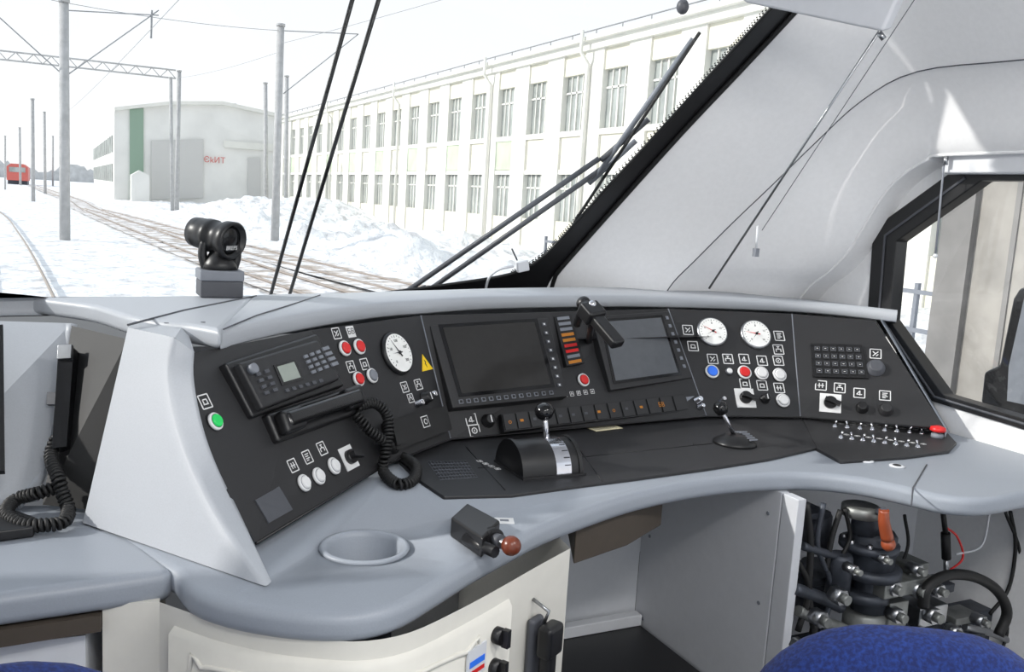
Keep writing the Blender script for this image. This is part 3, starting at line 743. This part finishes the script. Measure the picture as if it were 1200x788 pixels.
rb=E('windshield_roller_blind',PT(1000,0,2.25)); 
mb=MB('blind_cassette',rb,bevel=.01,seg=3)
q=[PT(*a) for a in ((835,-25,2.55),(874,4,2.5),(1034,38,2.25),(1062,-25,2.2))]
nb=(q[1]-q[0]).cross(q[2]-q[0]).normalized(); nb=nb if nb.z>0 else -nb
mb.prism(q,nb,.05,'cabg'); mb.done()
mb=MB('blind_guide_rod',rb); mb.rod(PT(1056,-2,2.3),PT(831,338,3.02),.004,'steel'); mb.rod(PT(1078,-10,2.3),PT(893,270,2.85),.0012,'dgrey')
a=PT(886,294,2.88); mb.rod(PT(888,265,2.86),a,.004,'offw'); mb.box(a-V((.008,.008,.02)),a+V((.008,.008,.008)),'mgrey'); mb.rod(PT(1030,38,2.3),PT(1036,46,2.3),.008,'steel')
mb.done()
mb=MB('blind_pull_knob',rb); mb.sph(PT(800,8,2.6),.019,'dgrey',k=1.2); mb.rod(PT(800,-3,2.6),PT(802,-40,2.6),.003,'dgrey'); mb.done()
# wipers
wp=E('windshield_wiper',W(700,190,.05)); mb=MB('wiper_arm',wp)
def wl(a,b,r,o=.05,m='dgrey',r2=None): mb.rod(W(*a,o),W(*b,o),r,m,r2)
wl((476,342),(702,186),.010);wl((500,342),(708,196),.010); wl((476,346),(500,338),.014)
wl((704,188),(760,140),.010); mb.done()
mb=MB('wiper_blade',wp); wl((820,38),(676,256),.006,.03,'rubber'); wl((812,46),(700,205),.010,.045,'mgrey'); wl((690,215),(745,165),.010,.05,'mgrey')
wl((678,252),(662,284),.006,.04,'rubber'); mb.done()
wp=E('windshield_wiper',W(380,170,.05)); mb=MB('wiper_arm',wp); wl((415,-8),(316,350),.0065,m='black'); wl((446,-8),(338,350),.0065,m='black'); mb.done()
mr=E('side_mirror',PX(1190,400,3.15)); mb=MB('mirror_housing',mr,bevel=.015,seg=3)
q=[PX(u,v,3.15) for u,v in ((1225,330),(1193,338),(1186,350),(1170,428),(1152,436),(1148,474),(1240,500))]
mb.prism(q,V((1,0,0)),.12,'black'); mb.done(); mb=MB('mirror_glass',mr); mb.prism([PX(u,v,3.145) for u,v in ((1222,345),(1200,350),(1182,430),(1180,470),(1225,480))],V((1,0,0)),.002,'mgrey'); mb.done()

# ================================================================= under-desk
mb=MB('footwell',desk)
mb.poly([V((.9,2.5,0)),V((1.8,2.5,0)),V((1.8,2.5,.85)),V((.9,2.5,.85))],'offw')
mb.box((1.30,2.493,.0),(1.306,2.499,.85),'mgrey')
mb.done(False)
mb=MB('equipment_cabinet',desk,bevel=.003); mb.box((1.8,1.855,0),(1.83,2.5,.795),'cabg'); mb.box((1.80,1.79,0),(1.83,1.851,.795),'cabg'); mb.done()
mb=MB('cabinet_grille',desk)
for i in range(8):
    for k_ in range(5): mb.box((1.797,2.25+i*.022,.70+k_*.018),(1.7995,2.263+i*.022,.71+k_*.018),'dgrey')
for y in (1.9,2.45):
    for z in (.15,.45,.72): mb.cyl((1.80,y,z),(-1,0,0),.006,.002,'mgrey')
mb.done()
mb=MB('footrest',desk,bevel=.004); mb.box((1.02,1.9,0),(1.79,2.47,.13),'black'); mb.box((1.02,2.44,.13),(1.79,2.48,.17),'offw'); mb.done()
mb=MB('underdesk_box',desk,bevel=.004); q=[PZ(u,v,.70) for u,v in ((672,662),(735,640),(775,616),(700,600),(665,625))]
mb.prism(q,(0,0,1),.1,'brown'); mb.done()
mc=E('pneumatic_brake_valve',PY(1015,660,1.8)); YM=1.8
def Q(u,v,y=YM): return PY(u,v,y)
UP=V((0,0,1))
mb=MB('valve_body',mc)
def vc(u,vt,vb,r,m,y=YM,prof=None):
    a=Q(u,vb,y); b=Q(u,vt,y); b=V((a.x,a.y,b.z)); rr=mpp(a,r); L=(b-a).length
    mb.lathe(a,UP,[(rr,0),(rr,L*.9),(rr*.85,L)],m)
vc(1018,622,672,27,'iron'); vc(1018,634,642,34,'iron'); vc(1018,662,672,36,'iron'); vc(1014,598,624,17,'iron'); vc(1008,592,604,22,'alu')
vc(1016,672,720,20,'iron'); vc(1012,690,700,28,'iron'); vc(1010,715,745,24,'alu'); vc(980,650,700,14,'iron'); vc(955,600,640,16,'iron',1.95); vc(950,660,720,20,'iron',2.0); vc(972,740,800,26,'iron',1.9); vc(1045,748,800,18,'alu')
for i in range(8):
    a=math.pi*2*i/8; c=Q(1018,634); mb.cyl(c+V((math.cos(a)*.068,math.sin(a)*.068,-.012)),UP,.008,.022,'steel',seg=6)
mb.done()
mb=MB('valve_handle',mc); mb.tube(catmull([Q(1036,598,1.7),Q(1036,612,1.7),Q(1040,632,1.7)],5),lambda t:.014+.004*t,'vorange',12); mb.sph(Q(1041,638,1.7),.02,'vorange'); mb.rod(Q(1025,600),Q(1036,600,1.7),.012,'iron'); mb.done()
mb=MB('valve_manifold',mc,bevel=.004)
def bx(u0,v0,u1,v1,y0,y1,m):
    a=Q(u0,v1,y0);b=Q(u1,v0,y0); mb.box((min(a.x,b.x),y0,min(a.z,b.z)),(max(a.x,b.x),y1,max(a.z,b.z)),m)
bx(1036,676,1096,704,1.72,1.86,'alu'); bx(1066,660,1090,678,1.75,1.85,'alu'); bx(1040,704,1066,740,1.74,1.84,'alu'); bx(1076,708,1112,738,1.74,1.84,'steel'); bx(950,672,1000,690,1.85,1.95,'iron'); bx(1090,684,1120,700,1.76,1.84,'iron'); bx(935,756,1160,764,1.86,1.95,'iron'); bx(940,600,975,612,1.9,2.0,'iron'); bx(1120,720,1150,735,1.78,1.86,'alu')
mb.done()
mb=MB('fittings',mc)
for u,v,r in ((1048,690,9),(1076,692,10),(1100,692,8),(1052,722,9),(1094,722,10),(1075,668,7),(1082,744,8),(1030,744,9),(985,700,10),(962,726,10),(1120,742,8),(940,760,9),(1000,668,6),(1035,655,6),(1010,770,10),(1150,728,7)):
    c=Q(u,v,1.72); mb.cyl(c+V((0,.03,0)),(0,-1,0),mpp(c,r),.04,'steel',seg=6); mb.cyl(c+V((0,-.008,0)),(0,-1,0),mpp(c,r*.6),.02,'alu',seg=16)
mb.rod(Q(1105,600),Q(1108,625),.008,'rubber'); mb.rod(Q(1108,625),Q(1109,655),.014,'rubber'); mb.rod(Q(1109,655),Q(1109,682),.009,'steel')
mb.done()
mb=MB('pipes_and_hoses',mc)
def T(pts,r,m,y=YM): mb.tube(catmull([Q(*(p if len(p)==3 else (p[0],p[1],y))) for p in pts],6),r,m,10)
T([(1082,712),(1086,690),(1108,675),(1140,676),(1168,692),(1180,718),(1170,745)],.016,'rubber',1.7)
T([(1184,600),(1190,640),(1182,690),(1160,720)],.006,'rubber'); T([(1178,600),(1196,660),(1175,760),(1150,790)],.005,'rubber')
T([(1108,618),(1122,630),(1128,655),(1108,672)],.0035,'red'); T([(1160,600),(1150,640),(1120,650)],.0035,'offw')
T([(935,716),(960,728),(990,738),(1010,760)],.016,'alu'); T([(930,690),(960,700),(985,712)],.018,'iron')
T([(945,590),(950,640),(948,700),(958,760)],.010,'rubber'); T([(965,590),(958,640),(975,690),(965,740),(975,790)],.008,'iron'); T([(985,598),(975,630),(968,670)],.008,'rubber'); T([(940,640),(965,648),(990,655)],.012,'iron')
T([(1000,740),(1040,752),(1080,745),(1120,748),(1150,745)],.014,'iron'); T([(1130,735),(1160,742),(1180,750)],.012,'steel')
T([(955,730),(950,760),(940,790)],.012,'rubber')
T([(1060,745),(1055,770),(1060,790)],.012,'iron');T([(1000,745),(995,790)],.02,'iron'); T([(1025,745),(1030,790)],.012,'alu')
T([(990,596),(996,630),(985,660),(992,700)],.006,'rubber'); T([(1060,604),(1064,640),(1050,676)],.005,'rubber'); T([(930,650),(948,690),(935,740)],.009,'rubber'); T([(1095,740),(1110,765),(1140,790)],.01,'rubber'); T([(1070,738),(1080,765),(1100,795)],.008,'rubber')
mb.done()
mb=MB('wall_rear_niche'); mb.poly([V((1.83,2.2,0)),V((2.8,2.2,0)),V((2.8,2.2,.8)),V((1.83,2.2,.8))],'offw'); mb.done(False)

# ================================================================= seats
def seat(c,yaw,top):
    e=E('driver_seat',V((c[0],c[1],0))); Rz=Matrix.Rotation(yaw,3,'Z')
    def cush(name,cc,sz,tilt,m='fabric'):
        mb=MB(name,e); vs=[];fs=[]
        seg=36; rg=20
        Rt=Matrix.Rotation(tilt,3,'X')
        for i in range(rg+1):
            th=math.pi*i/rg
            for j_ in range(seg):
                f=2*math.pi*j_/seg
                def pw(a,e_): return math.copysign(abs(a)**e_,a)
                x=sz[0]*pw(math.sin(th),.75)*pw(math.cos(f),.5); y=sz[1]*pw(math.sin(th),.6)*pw(math.sin(f),.6); z=sz[2]*pw(math.cos(th),.8)
                p=Rt@V((x,y,z)); vs.append(V((c[0],c[1],0))+Rz@(p+V(cc)))
        for i in range(rg):
            for j_ in range(seg): fs.append([i*seg+j_,i*seg+(j_+1)%seg,(i+1)*seg+(j_+1)%seg,(i+1)*seg+j_])
        mb.add(vs,fs,m,True); mb.done()
    cush('backrest',(0,0,top-.30),(.27,.075,.30),.12)
    cush('seat_cushion',(0,.27,.46),(.26,.27,.07),0)
    mb=MB('pedestal',e); b=V((c[0],c[1],0))+Rz@V((0,.22,0)); mb.lathe(b,UP,[(.2,0),(.2,.02),(.07,.05),(.06,.38),(.15,.41)],'black'); mb.done()
    cush('backrest_shell',(0,-.06,top-.34),(.25,.04,.27),.12,'black')
seat((1.21,.93),math.radians(-30),.93)
seat((-.13,1.15),math.radians(5),.985)

# ================================================================= OUTSIDE
GZ=-1.65
def G(u,v): return PZ(u,v,GZ)
def ss(a,b,x): t=max(0,min(1,(x-a)/(b-a))); return t*t*(3-2*t)
bumps=[(16,100,4,1.5),(22,99,5,1.5),(28,100,6,1.7),(19,86,4,.7)]+[(random.uniform(12.5,27),random.uniform(34,92),random.uniform(.7,2.2),random.uniform(.15,.65)) for _ in range(100)]+[(random.uniform(-14,-6),random.uniform(30,80),random.uniform(.8,2),random.uniform(.1,.4)) for _ in range(25)]
def gh(x,y):
    m=ss(9.5,13,x)+ss(-8,-13,x)
    h=(noise.noise(V((x*.35,y*.35,0)))*.3+noise.noise(V((x*1.1,y*1.1,3)))*.32+noise.noise(V((x*2.3,y*2.3,9)))*.22)*(.10+.9*min(1,m))
    for bx_,by,s,hh in bumps:
        d=((x-bx_)**2+(y-by)**2)/(s*s)
        if d<6: h+=hh*math.exp(-d)
    return h
mb=MB('snow_ground'); xs=[-30+.42*i for i in range(146)]; ys=[5+.65*i for i in range(230)]
vs=[V((x,y,GZ+gh(x,y)-.03)) for y in ys for x in xs]; n=len(xs)
mb.add(vs,[[j_*n+i,j_*n+i+1,(j_+1)*n+i+1,(j_+1)*n+i] for j_ in range(len(ys)-1) for i in range(n-1)],'snow',True)
for q in ([(-600,153,0),(600,153,0),(600,1500,0),(-600,1500,0)],[(-600,-60,0),(600,-60,0),(600,6,0),(-600,6,0)],[(-600,4,0),(-29,4,0),(-29,154,0),(-600,154,0)],[(30,4,0),(600,4,0),(600,154,0),(30,154,0)]):
    mb.poly([V((a,b,GZ-.05)) for a,b,c in q],'snow')
mb.done(False)
def track(pts,name='railway_track',bal=True,dz=0):
    P=catmull([V((x,y,GZ)) for x,y in pts],10); e=E(name,P[0]); rb_=MB('rails',e)
    for s in (-.76,.76):
        l=[]
        for i,p in enumerate(P):
            t=(P[min(i+1,len(P)-1)]-P[max(i-1,0)]).normalized(); l.append(p+V((t.y,-t.x,0))*s+V((0,0,.13)))
        rb_.tube(l,.045,'rail',6)
    rb_.done()
    if bal:
        bb=MB('ballast',e); a=[];b=[]
        for i,p in enumerate(P):
            t=(P[min(i+1,len(P)-1)]-P[max(i-1,0)]).normalized(); s=V((t.y,-t.x,0)); a.append(p-s*1.5+V((0,0,.08+dz))); b.append(p+s*1.5+V((0,0,.08+dz)))
        bb.loft([a,b],'ballast'); bb.done(False)
track([(9,14),(6.8,32),(4.6,63),(2.5,100),(1.2,140),(-6,260)])
track([(12,20),(9.8,34),(6.5,63),(4.2,85),(2.9,98)],dz=.02)
track([(-.2,10),(-1.0,27),(-2.6,52),(-5.0,81),(-11,130),(-25,240)],bal=False)
track([(-4.5,20),(-6.5,50),(-10,90),(-18,150)],bal=False)
def pole(ut,vt,ub,vb,w):
    b=G(ub,vb); t=PY(ut,vt,b.y); r=mpp(b,w)/2; b=V((b.x,b.y,GZ-.3)); mb=MB('catenary_pole'); mb.rod(b,V((t.x,b.y,t.z)),r*1.08,'pole',r*.9,16)
    tz=t.z; mb.cyl(V((t.x,b.y,tz)),UP,r*1.1,.15,'pole'); mb.done(); return V((t.x,b.y,tz)),r
P1,_=pole(75,3,76,281,11); P2,_=pole(329,31,322,282,9)
pole(200,92,202,247,4);pole(210,84,207,246,5);pole(311,98,312,246,5);pole(336,90,335,252,5);pole(38,117,39,236,4);pole(52,132,53,227,3);pole(23,150,24,217,2.5);pole(275,122,273,228,4);pole(62,160,62,218,2);pole(6,160,6,222,2)
gy=G(206,246).y; g=E('catenary_gantry',PY(100,78,gy)); mb=MB('gantry_truss',g)
a=PY(-150,52,gy);b=PY(206,92,gy); a.z=b.z
for dz in (0,.9): mb.rod(a+V((0,0,dz)),b+V((0,0,dz)),.09,'pole')
n=34
for i in range(n):
    p=a+(b-a)*(i/n);q=a+(b-a)*((i+1)/n); mb.rod(p+V((0,0,.9*(i%2))),q+V((0,0,.9*((i+1)%2))),.05,'pole',seg=6)
mb.done()
mb=MB('overhead_wires')
def wire(p,q,r=.018,sag=.3):
    p=V(p);q=V(q); mb.tube([p+(q-p)*(i/12)-V((0,0,sag*4*(i/12)*(1-i/12))) for i in range(13)],r,'wire',5)
y1=P1.y
wire(PY(-10,12,y1),PY(74,88,y1),.03,0); wire(PY(186,12,y1),PY(76,90,y1),.03,0); wire(PY(75,12,y1),PY(186,18,y1),.03,0);wire(PY(178,12,y1),PY(177,45,y1),.05,0)
wire(PY(60,0,y1),PY(330,36,P2.y),.015,.2); wire(PY(330,36,P2.y),PY(420,40,P2.y),.03,0); wire(PY(420,40,P2.y),PY(332,110,P2.y),.03,0)
wire(V((-2,10,7)),V((-6,110,9.5)),.012); wire(V((-2,10,8.4)),V((-6,110,11)),.012); wire(V((4,10,7)),V((1,130,9.5)),.012)
wire(P2-V((0,0,1)),V((20,12,11)),.012); wire(P1,V((-6,10,9)),.012); wire(PY(200,92,gy),PY(330,60,P2.y),.012)
mb.done()
# right long building
b1=E('depot_building',(30,80,0)); X0=30.0
mb=MB('building_walls',b1); mb.box((X0+.35,8,GZ-.3),(X0+14,142,11.6),'facade')
Zr=lambda z:z+CZ
mb.box((X0-.35,8,Zr(9.7)),(X0+.4,142,Zr(10.35)),'fwhite'); mb.box((X0-.7,8,Zr(10.2)),(X0+.4,142,Zr(10.45)),'fwhite'); mb.box((X0,8,Zr(8.4)),(X0+.4,142,Zr(9.7)),'facade'); mb.box((X0-.1,8,Zr(4.5)),(X0+.4,142,Zr(4.85)),'fwhite'); mb.box((X0+.05,8,Zr(2.05)),(X0+.4,142,Zr(4.5)),'facade'); mb.box((X0-.05,8,Zr(2.05)),(X0+.4,142,Zr(2.35)),'fwhite'); mb.box((X0,8,GZ-.3),(X0+.4,142,Zr(-1.05)),'facade')
mb.done()
mb=MB('building_pilasters',b1); mw=MB('building_windows',b1)
y=13.1;k=0
while y<140:
    mb.box((X0-.12,y+1.4,GZ),(X0+.4,y+3.6,Zr(9.7)),'fwhite')
    if k%2==0 and y>55: mb.box((X0-.02,y-1.4,Zr(2.4)),(X0+.3,y+1.4,Zr(4.5)),'facadeg')
    for z0,z1 in ((4.85,8.4),(-1.05,2.05)):
        mw.box((X0+.28,y-1.4,Zr(z0)),(X0+.36,y+1.4,Zr(z1)),'pane')
        mw.box((X0+.18,y-.07,Zr(z0)),(X0+.3,y+.07,Zr(z1)),'fwhite'); mw.box((X0+.18,y-1.4,Zr(z0+(z1-z0)*.68)),(X0+.3,y+1.4,Zr(z0+(z1-z0)*.68+.12)),'fwhite')
        mw.box((X0+.18,y-.75,Zr(z0)),(X0+.3,y-.67,Zr(z1)),'fwhite'); mw.box((X0+.18,y+.67,Zr(z0)),(X0+.3,y+.75,Zr(z1)),'fwhite')
    y+=5.0;k+=1
mb.done();mw.done()
mb=MB('building_downpipes',b1)
for yy in (51.0,65.6,87,112):
    mb.tube([V((X0-.9,yy,Zr(10.8))),V((X0-.9,yy,Zr(9.5))),V((X0-.3,yy,Zr(8.8))),V((X0-.3,yy,GZ+.4))],.12,'fwhite',8)
for yy in range(12,140,3): mb.rod((X0+.1,yy,Zr(10.4)),(X0+.1,yy,Zr(11.0)),.03,'wire')
mb.rod((X0+.1,8,Zr(11.0)),(X0+.1,142,Zr(11.0)),.04,'wire')
mb.done()
# hangar
hy=155; hg=E('hangar_building',(20,hy,0)); mb=MB('hangar_walls',hg)
def HY(u,v): return PY(u,v,hy)
prof=[HY(134,236),HY(134,129),HY(150,126),HY(200,121),HY(255,121),HY(300,128),HY(338,138),HY(338,250)]
for p in (prof[0],prof[-1]): p.z=GZ-.5
mb.prism(prof,(0,1,0),95,'fgrey'); mb.done()
mb=MB('hangar_details',hg)
def hq(q,m,d=.3): mb.prism([HY(u,v) for u,v in q],(0,-1,0),d,m)
hq([(152,128),(168,127),(168,233),(152,234)],'fgreen'); hq([(177,165),(238,163),(238,232),(177,234)],'door'); hq([(290,185),(305,185),(305,230),(290,230)],'door'); hq([(134,126),(200,119),(260,119),(338,136),(338,140),(260,123),(200,123),(134,130)],'fwhite',.8)
hq([(262,165),(335,170),(335,178),(262,173)],'fwhite',.4)
hl=HY(134,200).x
for i in range(14): mb.box((hl-.2,hy+4+i*6.5,1.0),(hl+.1,hy+7+i*6.5,3.8),'pane'); mb.box((hl-.2,hy+4+i*6.5,5.6),(hl+.1,hy+7+i*6.5,8.2),'pane')
mb.done(); 
text('ЄkИТ',HY(251,188)+V((0,-.5,0)),V((1,0,0)),V((0,0,1)),1.3,'locored',hg,'hangar_lettering',.02)
mb=MB('track_side_hut'); mb.prism([HY(151,236),HY(151,205),HY(160,200),HY(171,206),HY(171,236)],(0,-1,0),3,'fgrey',base=3); mb.done()
lo=E('freight_locomotive',G(18,214)); mb=MB('loco_body',lo); p=G(18,216); mb.prism([V((p.x-2,p.y,GZ+1)),V((p.x+3,p.y,GZ+1)),V((p.x+3,p.y,GZ+4.6)),V((p.x+2,p.y,GZ+5.4)),V((p.x-1,p.y,GZ+5.4)),V((p.x-2,p.y,GZ+4.6))],(0,1,0),18,'locored'); mb.box((p.x-1.4,p.y-.1,GZ+3.2),(p.x+2.4,p.y,GZ+4.5),'pane'); mb.box((p.x-1.8,p.y+.5,GZ),(p.x+2.8,p.y+17,GZ+1),'iron'); mb.done()
mb=MB('distant_tree_line'); 
rails_b=[];rails_t=[]
for i in range(240):
    x=-260+i*1.6; rails_b.append(V((x,560,GZ-1))); rails_t.append(V((x,560,5+5*noise.noise(V((x*.06,0,0)))+3*noise.noise(V((x*.7,1,0))))))
mb.loft([rails_b,rails_t],'tree',False); mb.done(False)
# station column, pole and fence seen through the side window
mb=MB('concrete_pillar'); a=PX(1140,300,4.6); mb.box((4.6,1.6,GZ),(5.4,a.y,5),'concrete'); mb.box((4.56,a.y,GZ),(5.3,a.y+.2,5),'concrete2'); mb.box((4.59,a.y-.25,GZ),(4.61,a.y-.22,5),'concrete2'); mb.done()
fe=MB('trackside_fence')
for i in range(16): fe.box((14,8+i*1.2,GZ),(14.08,8.08+i*1.2,GZ+2.2),'mgrey')
for z in (.5,1.3,2.0): fe.box((13.98,8,GZ+z),(14.02,26,GZ+z+.08),'mgrey')
fe.done()
mb=MB('lamp_post'); mb.rod((11,9.6,GZ-.2),(11,9.6,6),.11,'concrete2'); mb.cyl((11,9.6,6),UP,.14,.1,'concrete2'); mb.rod((11,9.6,5.8),(10.2,9.6,6.0),.05,'concrete2'); mb.box((9.9,9.5,5.93),(10.3,9.7,6.05),'mgrey'); mb.done()

# ================================================================= LIGHT
w=bpy.data.worlds.new('World'); bpy.context.scene.world=w; w.use_nodes=True; nt=w.node_tree
bg=nt.nodes['Background']; tc=nt.nodes.new('ShaderNodeTexCoord'); sx=nt.nodes.new('ShaderNodeSeparateXYZ'); cr=nt.nodes.new('ShaderNodeValToRGB')
nt.links.new(tc.outputs['Generated'],sx.inputs[0]); nt.links.new(sx.outputs['Z'],cr.inputs[0]); nt.links.new(cr.outputs[0],bg.inputs[0])
cr.color_ramp.elements[0].position=0; cr.color_ramp.elements[0].color=(1,1,1,1); cr.color_ramp.elements[1].position=.6; cr.color_ramp.elements[1].color=(.80,.89,1,1)
bg.inputs[1].default_value=1.12
sd=V((-.86,.26,.45)).normalized()
l=bpy.data.lights.new('sun','SUN'); l.energy=3.6; l.angle=math.radians(1.5); l.color=(1,.97,.92); o=bpy.data.objects.new('sun',l); bpy.context.collection.objects.link(o); o.rotation_euler=sd.to_track_quat('Z','Y').to_euler()
for i,(x,y) in enumerate(((.3,-.1),(1.5,.3))):  # overhead fill lights added to brighten the cab, frames included
    e=E('fill_lamp',(x,y,2.45)); mb=MB('fill_lamp_frame',e); mb.box((x-.34,y-.17,2.43),(x+.34,y+.17,2.468),'offw'); mb.done()
    l=bpy.data.lights.new('fill_light','AREA'); l.shape='RECTANGLE'; l.size=.6; l.size_y=.28; l.energy=28; l.color=(1,.98,.95)
    o=bpy.data.objects.new('fill_light',l); bpy.context.collection.objects.link(o); o.location=(x,y,2.425); o.rotation_euler=V((-.1,-.75,1)).to_track_quat('Z','Y').to_euler(); parent(o,e)
# camera
cam=bpy.data.cameras.new('camera'); cam.sensor_fit='HORIZONTAL'; cam.sensor_width=36; cam.lens=FPX/1200*36; cam.clip_start=.05; cam.clip_end=3000
o=bpy.data.objects.new('camera',cam); bpy.context.collection.objects.link(o)
mm=Matrix((R,F,U)).to_4x4(); mm.translation=C; o.matrix_world=mm
bpy.context.scene.camera=o
bpy.context.scene.view_settings.view_transform='Standard'
